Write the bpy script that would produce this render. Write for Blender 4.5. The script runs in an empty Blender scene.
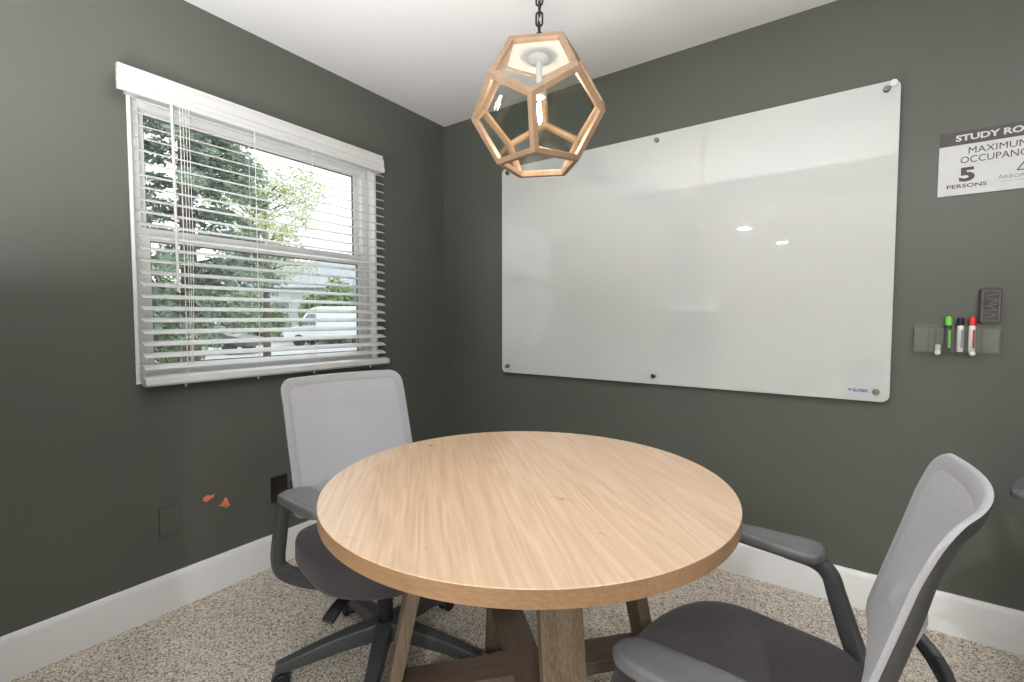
import bpy, bmesh, math, random
from mathutils import Vector, Matrix
random.seed(7)
R = math.radians
sc = bpy.context.scene
col = sc.collection

# ------------------------------------------------------------------ camera
cam_d = bpy.data.cameras.new('camera')
cam = bpy.data.objects.new('camera', cam_d); col.objects.link(cam)
cam.location = (2.1778, -2.3208, 1.1667)
yaw, pitch = 2.1833, -0.0459
fwd = Vector((math.cos(yaw)*math.cos(pitch), math.sin(yaw)*math.cos(pitch), math.sin(pitch)))
cam.rotation_euler = fwd.to_track_quat('-Z', 'Y').to_euler()
cam_d.sensor_fit = 'HORIZONTAL'; cam_d.sensor_width = 36.0
cam_d.lens = 466.88/1024*36.0
cam_d.clip_start = 0.03; cam_d.clip_end = 400
sc.camera = cam

# ------------------------------------------------------------------ colour management
sc.view_settings.view_transform = 'Standard'
sc.view_settings.look = 'None'
sc.view_settings.gamma = 1
sc.view_settings.use_curve_mapping = False
sc.view_settings.exposure = 0.82
sc.cycles.use_denoising = True
sc.cycles.max_bounces = 10
sc.cycles.transparent_max_bounces = 24
sc.cycles.sample_clamp_indirect = 6

# ------------------------------------------------------------------ overcast sky
w = bpy.data.worlds.new('overcast_sky'); sc.world = w; w.use_nodes = True
wn = w.node_tree.nodes; wl = w.node_tree.links
bg = wn['Background']
tc = wn.new('ShaderNodeTexCoord'); no = wn.new('ShaderNodeTexNoise'); ra = wn.new('ShaderNodeValToRGB')
no.inputs['Scale'].default_value = 2.2; no.inputs['Detail'].default_value = 4
ra.color_ramp.elements[0].color = (0.86, 0.93, 1.0, 1); ra.color_ramp.elements[1].color = (1, 1, 1, 1)
wl.new(tc.outputs['Generated'], no.inputs['Vector']); wl.new(no.outputs['Fac'], ra.inputs['Fac'])
wl.new(ra.outputs['Color'], bg.inputs['Color'])
bg.inputs['Strength'].default_value = 1.30

# ------------------------------------------------------------------ lights
def area(name, loc, rot, sx, sy, power, color):
    l = bpy.data.lights.new(name, 'AREA'); l.shape = 'RECTANGLE'; l.size = sx; l.size_y = sy
    l.energy = power; l.color = color
    o = bpy.data.objects.new(name, l); col.objects.link(o); o.location = loc; o.rotation_euler = rot
    return o
WARM = (1.0, 0.93, 0.85)
NEUT = (1.0, 0.99, 0.985)
DOWNLIGHTS = [(3.25, -0.95, 2.44, 2.0),
              (1.06, -4.91, 2.44, 26.0), (3.35, -3.9, 2.44, 34.0), (1.37, -6.57, 2.44, 22.0), (3.1, -6.4, 2.44, 22.0)]
for (x, y, z, p) in DOWNLIGHTS:
    area('downlight_lamp', (x, y, z-0.02), (0, 0, 0), 0.13, 0.13, p, NEUT)
# unseen fill lights added behind the camera, bounced off the white ceiling
area('ceiling_bounce_fill', (1.95, -2.36, 1.28), (R(180), 0, 0), 0.8, 0.15, 37.0, NEUT)
area('ceiling_bounce_fill', (1.05, -2.28, 1.24), (R(180), 0, 0), 0.6, 0.3, 15.0, NEUT)
# added downward fill light, out of view to the right; no fixture there
area('right_side_fill', (3.25, -1.65, 2.41), (0, 0, 0), 0.6, 0.6, 5.0, NEUT)

# ------------------------------------------------------------------ materials
def nodes(name):
    m = bpy.data.materials.new(name); m.use_nodes = True
    return m, m.node_tree.nodes, m.node_tree.links, m.node_tree.nodes['Principled BSDF']

def mat(name, rgb, rough=0.5, metal=0.0, spec=0.5, bump=None, coat=0.0, vary=None, emit=None):
    m, n, l, b = nodes(name)
    b.inputs['Base Color'].default_value = (*rgb, 1)
    b.inputs['Roughness'].default_value = rough
    b.inputs['Metallic'].default_value = metal
    b.inputs['Specular IOR Level'].default_value = spec
    b.inputs['Coat Weight'].default_value = coat
    t = n.new('ShaderNodeTexCoord')
    if vary:
        sc_, amt = vary
        x = n.new('ShaderNodeTexNoise'); x.inputs['Scale'].default_value = sc_; x.inputs['Detail'].default_value = 5
        r = n.new('ShaderNodeValToRGB')
        r.color_ramp.elements[0].position = 0.3; r.color_ramp.elements[1].position = 0.7
        r.color_ramp.elements[0].color = tuple([c*(1-amt) for c in rgb])+(1,)
        r.color_ramp.elements[1].color = tuple([min(1, c*(1+amt)) for c in rgb])+(1,)
        l.new(t.outputs['Object'], x.inputs['Vector']); l.new(x.outputs['Fac'], r.inputs['Fac'])
        l.new(r.outputs['Color'], b.inputs['Base Color'])
    if bump:
        s, st = bump
        x = n.new('ShaderNodeTexNoise'); x.inputs['Scale'].default_value = s; x.inputs['Detail'].default_value = 3
        bp = n.new('ShaderNodeBump'); bp.inputs['Strength'].default_value = st; bp.inputs['Distance'].default_value = 0.002
        l.new(t.outputs['Object'], x.inputs['Vector']); l.new(x.outputs['Fac'], bp.inputs['Height'])
        l.new(bp.outputs['Normal'], b.inputs['Normal'])
    if emit:
        b.inputs['Emission Color'].default_value = (*emit[0], 1); b.inputs['Emission Strength'].default_value = emit[1]
    return m

def glass(name, tint=(0.97, 0.99, 0.98), refl=0.09, rough=0.02, lo=0.0):
    """thin clear sheet: transparent with a fresnel reflection"""
    m, n, l, b = nodes(name); n.remove(b)
    out = n['Material Output']
    tr = n.new('ShaderNodeBsdfTransparent'); tr.inputs['Color'].default_value = (*tint, 1)
    gl = n.new('ShaderNodeBsdfGlossy'); gl.inputs['Roughness'].default_value = rough
    lw = n.new('ShaderNodeLayerWeight'); lw.inputs['Blend'].default_value = 0.5
    pw = n.new('ShaderNodeMath'); pw.operation = 'POWER'; pw.inputs[1].default_value = 5
    ad = n.new('ShaderNodeMath'); ad.operation = 'MULTIPLY_ADD'; ad.inputs[1].default_value = 0.9; ad.inputs[2].default_value = refl*0.5+lo; ad.use_clamp = True
    mx = n.new('ShaderNodeMixShader')
    l.new(lw.outputs['Facing'], pw.inputs[0]); l.new(pw.outputs[0], ad.inputs[0]); l.new(ad.outputs[0], mx.inputs[0])
    l.new(tr.outputs[0], mx.inputs[1]); l.new(gl.outputs[0], mx.inputs[2]); l.new(mx.outputs[0], out.inputs['Surface'])
    return m

def wood(name, c_lo, c_hi, axis_deg=0.0, scale=1.0, rough=0.45, contrast=1.0, planar=True, stretch='x', cathedral=0.5, spec=0.5):
    """long-grained wood, the grain along local x turned by axis_deg (or along z)"""
    m, n, l, b = nodes(name)
    t = n.new('ShaderNodeTexCoord'); mp = n.new('ShaderNodeMapping')
    if stretch == 'x':
        mp.inputs['Rotation'].default_value = (0, 0, R(-axis_deg))
    m2 = n.new('ShaderNodeMapping')
    m2.inputs['Scale'].default_value = (1.2*scale, 14*scale, 14*scale) if stretch == 'x' else (14*scale, 14*scale, 1.2*scale)
    l.new(t.outputs['Object'], mp.inputs['Vector']); l.new(mp.outputs[0], m2.inputs['Vector'])
    n1 = n.new('ShaderNodeTexNoise'); n1.inputs['Scale'].default_value = 0.8; n1.inputs['Detail'].default_value = 3
    n1.inputs['Distortion'].default_value = 0.6
    l.new(m2.outputs[0], n1.inputs['Vector'])
    # growth rings: bands of the slow noise
    mul = n.new('ShaderNodeMath'); mul.operation = 'MULTIPLY'; mul.inputs[1].default_value = 22*cathedral+4
    l.new(n1.outputs['Fac'], mul.inputs[0])
    sn = n.new('ShaderNodeMath'); sn.operation = 'SINE'; l.new(mul.outputs[0], sn.inputs[0])
    m3 = n.new('ShaderNodeMapping')
    m3.inputs['Scale'].default_value = (6*scale, 260*scale, 260*scale) if stretch == 'x' else (260*scale, 260*scale, 6*scale)
    l.new(mp.outputs[0], m3.inputs['Vector'])
    n2 = n.new('ShaderNodeTexNoise'); n2.inputs['Scale'].default_value = 1.0; n2.inputs['Detail'].default_value = 4
    l.new(m3.outputs[0], n2.inputs['Vector'])
    a1 = n.new('ShaderNodeMath'); a1.operation = 'MULTIPLY_ADD'; a1.inputs[1].default_value = 0.13*contrast; a1.inputs[2].default_value = 0.0
    l.new(sn.outputs[0], a1.inputs[0])
    a2 = n.new('ShaderNodeMath'); a2.operation = 'ADD'
    l.new(a1.outputs[0], a2.inputs[0]); l.new(n2.outputs['Fac'], a2.inputs[1])
    rp = n.new('ShaderNodeValToRGB')
    rp.color_ramp.elements[0].position = 0.28; rp.color_ramp.elements[1].position = 0.72
    rp.color_ramp.elements[0].color = (*c_lo, 1); rp.color_ramp.elements[1].color = (*c_hi, 1)
    l.new(a2.outputs[0], rp.inputs['Fac']); l.new(rp.outputs['Color'], b.inputs['Base Color'])
    bp = n.new('ShaderNodeBump'); bp.inputs['Strength'].default_value = 0.15; bp.inputs['Distance'].default_value = 0.001
    l.new(n2.outputs['Fac'], bp.inputs['Height']); l.new(bp.outputs['Normal'], b.inputs['Normal'])
    b.inputs['Roughness'].default_value = rough; b.inputs['Specular IOR Level'].default_value = spec
    return m

def add_smudges(m, base_scale=7.0, lo=0.675, hi=0.72, dark=(0.16, 0.11, 0.075), amount=0.6):
    n, l = m.node_tree.nodes, m.node_tree.links; b = n['Principled BSDF']
    src = b.inputs['Base Color'].links[0].from_socket
    t = n.new('ShaderNodeTexCoord'); mp = n.new('ShaderNodeMapping'); mp.inputs['Scale'].default_value = (1.0, 2.6, 1.0); mp.inputs['Location'].default_value = (3.1, 1.7, 0)
    mp.inputs['Rotation'].default_value = (0, 0, 0.9)
    x = n.new('ShaderNodeTexNoise'); x.inputs['Scale'].default_value = base_scale; x.inputs['Detail'].default_value = 7; x.inputs['Roughness'].default_value = 0.65
    r = n.new('ShaderNodeMapRange'); r.inputs['From Min'].default_value = lo; r.inputs['From Max'].default_value = hi; r.inputs['To Max'].default_value = amount
    mx = n.new('ShaderNodeMix'); mx.data_type = 'RGBA'; mx.inputs['B'].default_value = (*dark, 1)
    l.new(t.outputs['Object'], mp.inputs['Vector']); l.new(mp.outputs[0], x.inputs['Vector']); l.new(x.outputs['Fac'], r.inputs['Value'])
    l.new(r.outputs[0], mx.inputs['Factor']); l.new(src, mx.inputs['A']); l.new(mx.outputs['Result'], b.inputs['Base Color'])

def fabric(name, c1, c2, scale=700, rough=0.9, trans=0.0):
    m, n, l, b = nodes(name)
    t = n.new('ShaderNodeTexCoord')
    v = n.new('ShaderNodeTexVoronoi'); v.inputs['Scale'].default_value = scale
    r = n.new('ShaderNodeValToRGB'); r.color_ramp.elements[0].color = (*c1, 1); r.color_ramp.elements[1].color = (*c2, 1)
    r.color_ramp.elements[0].position = 0.1; r.color_ramp.elements[1].position = 0.7
    l.new(t.outputs['Object'], v.inputs['Vector']); l.new(v.outputs['Distance'], r.inputs['Fac'])
    l.new(r.outputs['Color'], b.inputs['Base Color'])
    bp = n.new('ShaderNodeBump'); bp.inputs['Strength'].default_value = 0.25; bp.inputs['Distance'].default_value = 0.0008
    l.new(v.outputs['Distance'], bp.inputs['Height']); l.new(bp.outputs['Normal'], b.inputs['Normal'])
    b.inputs['Roughness'].default_value = rough; b.inputs['Specular IOR Level'].default_value = 0.2
    b.inputs['Sheen Weight'].default_value = 0.15
    if trans > 0:
        tr = n.new('ShaderNodeBsdfTransparent'); mx = n.new('ShaderNodeMixShader'); mx.inputs[0].default_value = trans
        l.new(b.outputs[0], mx.inputs[1]); l.new(tr.outputs[0], mx.inputs[2]); l.new(mx.outputs[0], n['Material Output'].inputs['Surface'])
    return m

def carpet_mat():
    m, n, l, b = nodes('speckled_loop_carpet')
    t = n.new('ShaderNodeTexCoord')
    v = n.new('ShaderNodeTexVoronoi'); v.inputs['Scale'].default_value = 220; v.inputs['Randomness'].default_value = 1
    l.new(t.outputs['Object'], v.inputs['Vector'])
    sx = n.new('ShaderNodeSeparateColor'); l.new(v.outputs['Color'], sx.inputs[0])
    r = n.new('ShaderNodeValToRGB'); r.color_ramp.interpolation = 'CONSTANT'
    cs = [(0.0, (0.21, 0.18, 0.145)), (0.12, (0.43, 0.375, 0.305)), (0.30, (0.60, 0.535, 0.45)), (0.56, (0.72, 0.65, 0.56)), (0.80, (0.84, 0.78, 0.69))]
    e = r.color_ramp.elements
    e[0].position = 0; e[0].color = (*cs[0][1], 1); e[1].position = cs[1][0]; e[1].color = (*cs[1][1], 1)
    for p_, c_ in cs[2:]:
        k = e.new(p_); k.color = (*c_, 1)
    l.new(sx.outputs[0], r.inputs['Fac'])
    x = n.new('ShaderNodeTexNoise'); x.inputs['Scale'].default_value = 420; x.inputs['Detail'].default_value = 2
    l.new(t.outputs['Object'], x.inputs['Vector'])
    mx = n.new('ShaderNodeMix'); mx.data_type = 'RGBA'; mx.blend_type = 'OVERLAY'; mx.inputs['Factor'].default_value = 0.55
    l.new(r.outputs['Color'], mx.inputs['A']); l.new(x.outputs['Fac'], mx.inputs['B'])
    l.new(mx.outputs['Result'], b.inputs['Base Color'])
    bp = n.new('ShaderNodeBump'); bp.inputs['Strength'].default_value = 0.8; bp.inputs['Distance'].default_value = 0.004; bp.invert = True
    l.new(v.outputs['Distance'], bp.inputs['Height']); l.new(bp.outputs['Normal'], b.inputs['Normal'])
    b.inputs['Roughness'].default_value = 0.95; b.inputs['Specular IOR Level'].default_value = 0.1
    return m

M = {}
M['wall'] = mat('dark_green_wall_paint', (0.098, 0.105, 0.090), rough=0.42, spec=0.45, bump=(160, 0.25), vary=(1.6, 0.05))
M['ceiling'] = mat('white_ceiling_paint', (0.79, 0.79, 0.80), rough=0.8, bump=(120, 0.1))
M['trim'] = mat('white_trim_paint', (0.80, 0.80, 0.80), rough=0.4, vary=(6, 0.02))
M['hallwall'] = mat('pale_hall_paint', (0.62, 0.62, 0.60), rough=0.7, vary=(2, 0.03))
M['carpet'] = carpet_mat()
M['vinyl'] = mat('white_window_vinyl', (0.76, 0.76, 0.745), rough=0.35, vary=(5, 0.02))
M['gasket'] = mat('grey_gasket', (0.12, 0.12, 0.12), rough=0.6, vary=(20, 0.1))
M['pane'] = glass('window_pane_glass', refl=0.08)
M['slat'] = mat('white_blind_slat', (0.61, 0.61, 0.60), rough=0.35, vary=(8, 0.02))
M['cord'] = mat('white_cord', (0.8, 0.8, 0.78), rough=0.7, vary=(50, 0.05))
M['boardface'] = mat('white_backed_glass', (0.565, 0.585, 0.575), rough=0.012, spec=0.5, vary=(1.3, 0.02))
M['boardedge'] = mat('polished_glass_edge', (0.74, 0.80, 0.77), rough=0.2, vary=(4, 0.05))
M['steel'] = mat('brushed_steel', (0.22, 0.21, 0.20), rough=0.28, metal=1.0, vary=(80, 0.1))
M['blueprint'] = mat('blue_logo_print', (0.02, 0.13, 0.42), rough=0.5, vary=(60, 0.05))
M['clearplastic'] = glass('clear_acrylic', tint=(0.95, 0.96, 0.95), refl=0.07, rough=0.06, lo=0.0)
M['frosted'] = mat('frosted_plastic', (0.72, 0.73, 0.72), rough=0.3, vary=(50, 0.05))
M['green'] = mat('lime_marker_cap', (0.20, 0.70, 0.07), rough=0.35, vary=(50, 0.04))
M['black'] = mat('black_plastic', (0.012, 0.012, 0.013), rough=0.4, vary=(40, 0.1))
M['red'] = mat('red_marker_plastic', (0.72, 0.03, 0.02), rough=0.35, vary=(50, 0.04))
M['redlabel'] = mat('crimson_label_print', (0.42, 0.015, 0.05), rough=0.5, vary=(50, 0.04))
M['markerwhite'] = mat('white_marker_barrel', (0.78, 0.77, 0.75), rough=0.4, vary=(50, 0.03))
M['greytext'] = mat('grey_marker_print', (0.28, 0.28, 0.29), rough=0.5, vary=(50, 0.03))
M['eraser'] = mat('dark_grey_eraser_foam', (0.085, 0.078, 0.072), rough=0.8, bump=(300, 0.5), vary=(60, 0.15))
M['eraserline'] = mat('lighter_grey_eraser_relief', (0.17, 0.16, 0.15), rough=0.7, vary=(60, 0.15))  # raised lines in a lighter grey than the eraser body
M['signwhite'] = mat('brushed_silver_sign', (0.57, 0.58, 0.59), rough=0.45, vary=(30, 0.03))
M['signdark'] = mat('plum_grey_sign_band', (0.075, 0.058, 0.064), rough=0.45, vary=(30, 0.03))
M['signtext'] = mat('charcoal_sign_print', (0.055, 0.05, 0.055), rough=0.5, vary=(30, 0.03))
M['signgrey'] = mat('grey_sign_print', (0.22, 0.22, 0.23), rough=0.5, vary=(30, 0.03))
M['tabletop'] = wood('pale_oak_top', (0.485, 0.340, 0.225), (0.575, 0.425, 0.300), axis_deg=136, scale=0.62, rough=0.27, contrast=0.7, cathedral=3.6)
add_smudges(M['tabletop'])
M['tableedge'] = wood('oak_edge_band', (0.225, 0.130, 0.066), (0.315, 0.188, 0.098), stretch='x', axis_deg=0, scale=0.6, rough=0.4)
M['legwood'] = wood('weathered_oak_leg', (0.085, 0.058, 0.036), (0.175, 0.130, 0.086), stretch='z', scale=1.3, rough=0.55, contrast=0.6, cathedral=0.4)
M['beamwood'] = wood('dark_oak_beam', (0.075, 0.052, 0.038), (0.14, 0.102, 0.075), stretch='x', scale=1.0, rough=0.55, contrast=0.8, cathedral=0.5)
M['lampwood'] = wood('natural_lamp_wood', (0.15, 0.092, 0.052), (0.245, 0.162, 0.10), stretch='z', scale=1.6, rough=0.5, contrast=0.6, cathedral=0.4)
M['lampglass'] = glass('lamp_pane_glass', tint=(0.95, 0.975, 0.965), refl=0.12, lo=0.02)
M['lamptop'] = mat('white_lamp_top', (0.40, 0.40, 0.395), rough=0.35, vary=(10, 0.03))
M['blackmetal'] = mat('black_iron', (0.010, 0.010, 0.010), rough=0.45, metal=0.3, vary=(40, 0.1))
M['socket'] = mat('pale_grey_socket', (0.40, 0.40, 0.40), rough=0.4, vary=(40, 0.05))
M['bulbglass'] = glass('bulb_glass', tint=(1.0, 0.97, 0.93), refl=0.06)
M['filament'] = mat('glowing_filament', (1, 0.7, 0.4), emit=((1.0, 0.78, 0.55), 16.0))
M['led'] = mat('downlight_lens', (1, 1, 1), emit=((1.0, 0.96, 0.90), 14.0))
M['mesh'] = fabric('light_grey_mesh', (0.35, 0.357, 0.38), (0.465, 0.472, 0.50), scale=520, trans=0.10)
M['meshrim'] = fabric('grey_mesh_border', (0.29, 0.295, 0.31), (0.37, 0.375, 0.395), scale=520)
M['seat'] = fabric('charcoal_seat_fabric', (0.042, 0.037, 0.043), (0.075, 0.067, 0.076), scale=420)
M['chairplastic'] = mat('dark_grey_chair_plastic', (0.062, 0.067, 0.070), rough=0.42, spec=0.5, bump=(400, 0.15), vary=(30, 0.06))
M['armpad'] = mat('grey_arm_pad', (0.105, 0.110, 0.115), rough=0.32, spec=0.65, bump=(400, 0.1), vary=(20, 0.05))
M['backshell'] = mat('charcoal_back_frame', (0.035, 0.036, 0.038), rough=0.5, bump=(400, 0.15), vary=(30, 0.06))
M['lumbar'] = mat('grey_lumbar_pad', (0.22, 0.22, 0.225), rough=0.6, vary=(20, 0.05))
M['rubber'] = mat('black_rubber', (0.013, 0.013, 0.013), rough=0.6, vary=(30, 0.1))
M['outlet'] = mat('dark_brown_outlet', (0.016, 0.012, 0.010), rough=0.35, vary=(20, 0.1))
M['scuff'] = mat('orange_red_paint_scuff', (0.70, 0.20, 0.13), rough=0.7, vary=(60, 0.2))
# outside
M['asphalt'] = mat('pale_wet_asphalt', (0.42, 0.43, 0.44), rough=0.7, vary=(0.8, 0.15))
M['paleconcrete'] = mat('pale_concrete', (0.60, 0.60, 0.58), rough=0.8, vary=(2, 0.08))
M['lawn'] = mat('short_grass', (0.16, 0.24, 0.09), rough=0.9, vary=(3, 0.25))
def leafmat(name, c1, c2):
    m, n, l, b = nodes(name)
    t = n.new('ShaderNodeTexCoord'); x = n.new('ShaderNodeTexNoise'); x.inputs['Scale'].default_value = 2.6; x.inputs['Detail'].default_value = 6
    r = n.new('ShaderNodeValToRGB'); r.color_ramp.elements[0].position = 0.35; r.color_ramp.elements[1].position = 0.65
    r.color_ramp.elements[0].color = (*c1, 1); r.color_ramp.elements[1].color = (*c2, 1)
    l.new(t.outputs['Object'], x.inputs['Vector']); l.new(x.outputs['Fac'], r.inputs['Fac']); l.new(r.outputs['Color'], b.inputs['Base Color'])
    b.inputs['Roughness'].default_value = 0.7
    return m
M['needle'] = leafmat('blue_green_needles', (0.13, 0.18, 0.14), (0.29, 0.36, 0.26))
M['leaf'] = leafmat('pale_yellow_green_leaves', (0.42, 0.50, 0.24), (0.62, 0.64, 0.38))
M['hedge'] = leafmat('mid_green_hedge_leaves', (0.15, 0.23, 0.10), (0.29, 0.38, 0.18))
M['darkleaf'] = leafmat('dark_shrub_leaves', (0.07, 0.08, 0.055), (0.16, 0.18, 0.11))
M['bark'] = mat('brown_bark', (0.10, 0.075, 0.06), rough=0.9, vary=(6, 0.3))
M['vanwhite'] = mat('white_van_paint', (0.66, 0.68, 0.70), rough=0.3, coat=0.5, vary=(2, 0.02))
M['vanglass'] = mat('dark_vehicle_glass', (0.16, 0.20, 0.22), rough=0.1, vary=(5, 0.1))
M['bumper'] = mat('dark_bumper', (0.10, 0.10, 0.11), rough=0.6, vary=(5, 0.1))
M['carpaint'] = mat('dark_car_paint', (0.05, 0.055, 0.06), rough=0.3, coat=0.5, vary=(5, 0.1))
M['shingle'] = mat('pale_grey_shingle', (0.36, 0.39, 0.42), rough=0.8, vary=(3, 0.15))
M['siding'] = mat('pale_siding', (0.46, 0.49, 0.50), rough=0.8, vary=(1, 0.05))
M['whiteside'] = mat('white_siding', (0.66, 0.69, 0.72), rough=0.8, vary=(1, 0.04))

# ------------------------------------------------------------------ helpers
def obj(name, bm, m, parent=None, smooth=False, bevel=None, angle=35):
    me = bpy.data.meshes.new(name)
    bmesh.ops.recalc_face_normals(bm, faces=bm.faces[:])
    bm.to_mesh(me); bm.free()
    if isinstance(m, (list, tuple)):
        for k in m: me.materials.append(k)
    else:
        me.materials.append(m)
    if smooth:
        me.shade_smooth()
        try: me.set_sharp_from_angle(angle=R(angle))
        except Exception: pass
    o = bpy.data.objects.new(name, me); col.objects.link(o)
    if parent is not None: o.parent = parent
    if bevel:
        b = o.modifiers.new('bevel', 'BEVEL'); b.width = bevel; b.segments = 2; b.limit_method = 'ANGLE'; b.angle_limit = R(40)
    return o
def tag(o, label, cat, group=None, kind=None):
    o['label'] = label; o['category'] = cat
    if group: o['group'] = group
    if kind: o['kind'] = kind
    return o
def empty(name, loc=(0, 0, 0), rz=0.0):
    o = bpy.data.objects.new(name, None); o.empty_display_size = 0.1; col.objects.link(o)
    o.location = loc; o.rotation_euler = (0, 0, rz); return o
def struct(name, bm, m, parent=None, **k):
    o = obj(name, bm, m, parent, **k)
    if parent is None: o['kind'] = 'structure'
    return o
def box(bm, x0, x1, y0, y1, z0, z1, mi=0):
    v = [bm.verts.new((x, y, z)) for x in (x0, x1) for y in (y0, y1) for z in (z0, z1)]
    for f in ((0, 1, 3, 2), (4, 6, 7, 5), (0, 4, 5, 1), (2, 3, 7, 6), (0, 2, 6, 4), (1, 5, 7, 3)):
        bm.faces.new([v[i] for i in f]).material_index = mi
def B(*a, **k):
    bm = bmesh.new(); box(bm, *a, **k); return bm
def prism(bm, pts, axis, a0, a1, mi=0):
    """extrude a 2-D outline along an axis ('x','y','z')"""
    def P(u, v, a): return {'x': (a, u, v), 'y': (u, a, v), 'z': (u, v, a)}[axis]
    A = [bm.verts.new(P(u, v, a0)) for u, v in pts]; Bv = [bm.verts.new(P(u, v, a1)) for u, v in pts]
    n = len(pts)
    bm.faces.new(A).material_index = mi; bm.faces.new(Bv[::-1]).material_index = mi
    for i in range(n):
        bm.faces.new([A[i], A[(i+1) % n], Bv[(i+1) % n], Bv[i]]).material_index = mi
def loft(bm, rings, cap=True, closed=False, mi=0):
    rv = [[bm.verts.new(p) for p in r] for r in rings]
    n = len(rv[0]); k = len(rv)
    for i in range(k if closed else k-1):
        a, b = rv[i], rv[(i+1) % k]
        for j in range(n):
            bm.faces.new([a[j], a[(j+1) % n], b[(j+1) % n], b[j]]).material_index = mi
    if cap and not closed:
        bm.faces.new(rv[0][::-1]).material_index = mi; bm.faces.new(rv[-1]).material_index = mi
    return rv
def lathe(bm, prof, c=(0, 0, 0), seg=24, axis='z', mi=0):
    rings = []
    for r, h in prof:
        r = max(r, 1e-5); ring = []
        for i in range(seg):
            a = 2*math.pi*i/seg; u, v = r*math.cos(a), r*math.sin(a)
            p = {'z': (u, v, h), 'x': (h, u, v), 'y': (u, h, v)}[axis]
            ring.append((p[0]+c[0], p[1]+c[1], p[2]+c[2]))
        rings.append(ring)
    loft(bm, rings, mi=mi)
def rr(w, h, r, k=4):
    """rounded rectangle outline, centred"""
    r = min(r, w/2-1e-4, h/2-1e-4); out = []
    for cx, cy, a0 in ((w/2-r, h/2-r, 0), (-w/2+r, h/2-r, 90), (-w/2+r, -h/2+r, 180), (w/2-r, -h/2+r, 270)):
        for i in range(k+1):
            a = R(a0+90*i/k); out.append((cx+r*math.cos(a), cy+r*math.sin(a)))
    return out
def sweep(bm, pts, sizes, up=(0, 0, 1), rad=0.3, k=3, closed=False, mi=0):
    """rounded-rectangle section (width, height) swept along pts; width is across 'up'"""
    pts = [Vector(p) for p in pts]; up = Vector(up); n = len(pts); rings = []
    for i, p in enumerate(pts):
        a = pts[(i-1) % n] if (closed or i > 0) else p; b = pts[(i+1) % n] if (closed or i < n-1) else p
        t = (b-a).normalized(); s = t.cross(up)
        if s.length < 1e-4: s = t.cross(Vector((1, 0, 0)))
        s.normalize(); u = s.cross(t).normalized()
        w_, h_ = sizes[i] if isinstance(sizes, list) else sizes
        rings.append([tuple(p+s*x+u*y) for x, y in rr(w_, h_, rad*min(w_, h_), k)])
    loft(bm, rings, closed=closed, mi=mi)
def smooth_path(P, n=8):
    """Catmull-Rom through points"""
    P = [Vector(p) for p in P]; Q = [2*P[0]-P[1]]+P+[2*P[-1]-P[-2]]; out = []
    for i in range(1, len(Q)-2):
        for j in range(n):
            t = j/n
            out.append(0.5*((2*Q[i])+(Q[i+1]-Q[i-1])*t+(2*Q[i-1]-5*Q[i]+4*Q[i+1]-Q[i+2])*t*t+(-Q[i-1]+3*Q[i]-3*Q[i+1]+Q[i+2])*t**3))
    out.append(P[-1]); return out
def tube(bm, pts, r, seg=8, closed=False, mi=0):
    pts = [Vector(p) for p in pts]; n = len(pts); rings = []; ref = None
    for i, p in enumerate(pts):
        a = pts[(i-1) % n] if (closed or i > 0) else p; b = pts[(i+1) % n] if (closed or i < n-1) else p
        t = (b-a).normalized()
        if ref is None:
            ref = t.cross(Vector((0, 0, 1)))
            if ref.length < 1e-3: ref = t.cross(Vector((1, 0, 0)))
        ref = (ref-t*ref.dot(t)).normalized(); u = t.cross(ref)
        rad = r[i] if isinstance(r, list) else r
        rings.append([tuple(p+ref*rad*math.cos(2*math.pi*k/seg)+u*rad*math.sin(2*math.pi*k/seg)) for k in range(seg)])
    loft(bm, rings, closed=closed, mi=mi)
def beam(bm, p0, p1, wdir, w_, t_, mi=0, cut=None):
    """straight plank from p0 to p1; wdir = width direction; ends cut horizontal when cut"""
    p0, p1, wd = Vector(p0), Vector(p1), Vector(wdir).normalized()
    d = (p1-p0).normalized(); td = Vector(cut) if cut else d.cross(wd).normalized()
    v = []
    for p in (p0, p1):
        for a, b in ((-1, -1), (1, -1), (1, 1), (-1, 1)):
            v.append(bm.verts.new(p+wd*a*w_/2+td*b*t_/2))
    for f in ((3, 2, 1, 0), (4, 5, 6, 7), (0, 1, 5, 4), (1, 2, 6, 5), (2, 3, 7, 6), (3, 0, 4, 7)):
        bm.faces.new([v[i] for i in f]).material_index = mi
def text_part(name, s, m, parent, x0, z0, wd, ht, y, depth=0.0006, bold=0.0, space=1.0):
    """lettering on a wall that faces -y, fitted into a box; returns a mesh object"""
    cu = bpy.data.curves.new(name, 'FONT'); cu.body = s; cu.extrude = 0.02; cu.offset = bold; cu.resolution_u = 3
    cu.space_character = space
    t = bpy.data.objects.new(name, cu); col.objects.link(t)
    bpy.context.view_layer.update()
    me = bpy.data.meshes.new_from_object(t.evaluated_get(bpy.context.evaluated_depsgraph_get()))
    bpy.data.objects.remove(t)
    xs = [v.co.x for v in me.vertices]; ys = [v.co.y for v in me.vertices]; zs = [v.co.z for v in me.vertices]
    for v in me.vertices:
        X = x0+(v.co.x-min(xs))/(max(xs)-min(xs))*wd; Z = z0+(v.co.y-min(ys))/(max(ys)-min(ys))*ht
        Y = y-depth*(v.co.z-min(zs))/(max(zs)-min(zs))
        v.co = (X, Y, Z)
    me.materials.clear(); me.materials.append(m)
    o = bpy.data.objects.new(name, me); col.objects.link(o); o.parent = parent
    return o
def copy_tree(o, parent=None):
    c = o.copy(); col.objects.link(c)
    if parent is not None: c.parent = parent
    for ch in list(o.children): copy_tree(ch, c)
    return c

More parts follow.
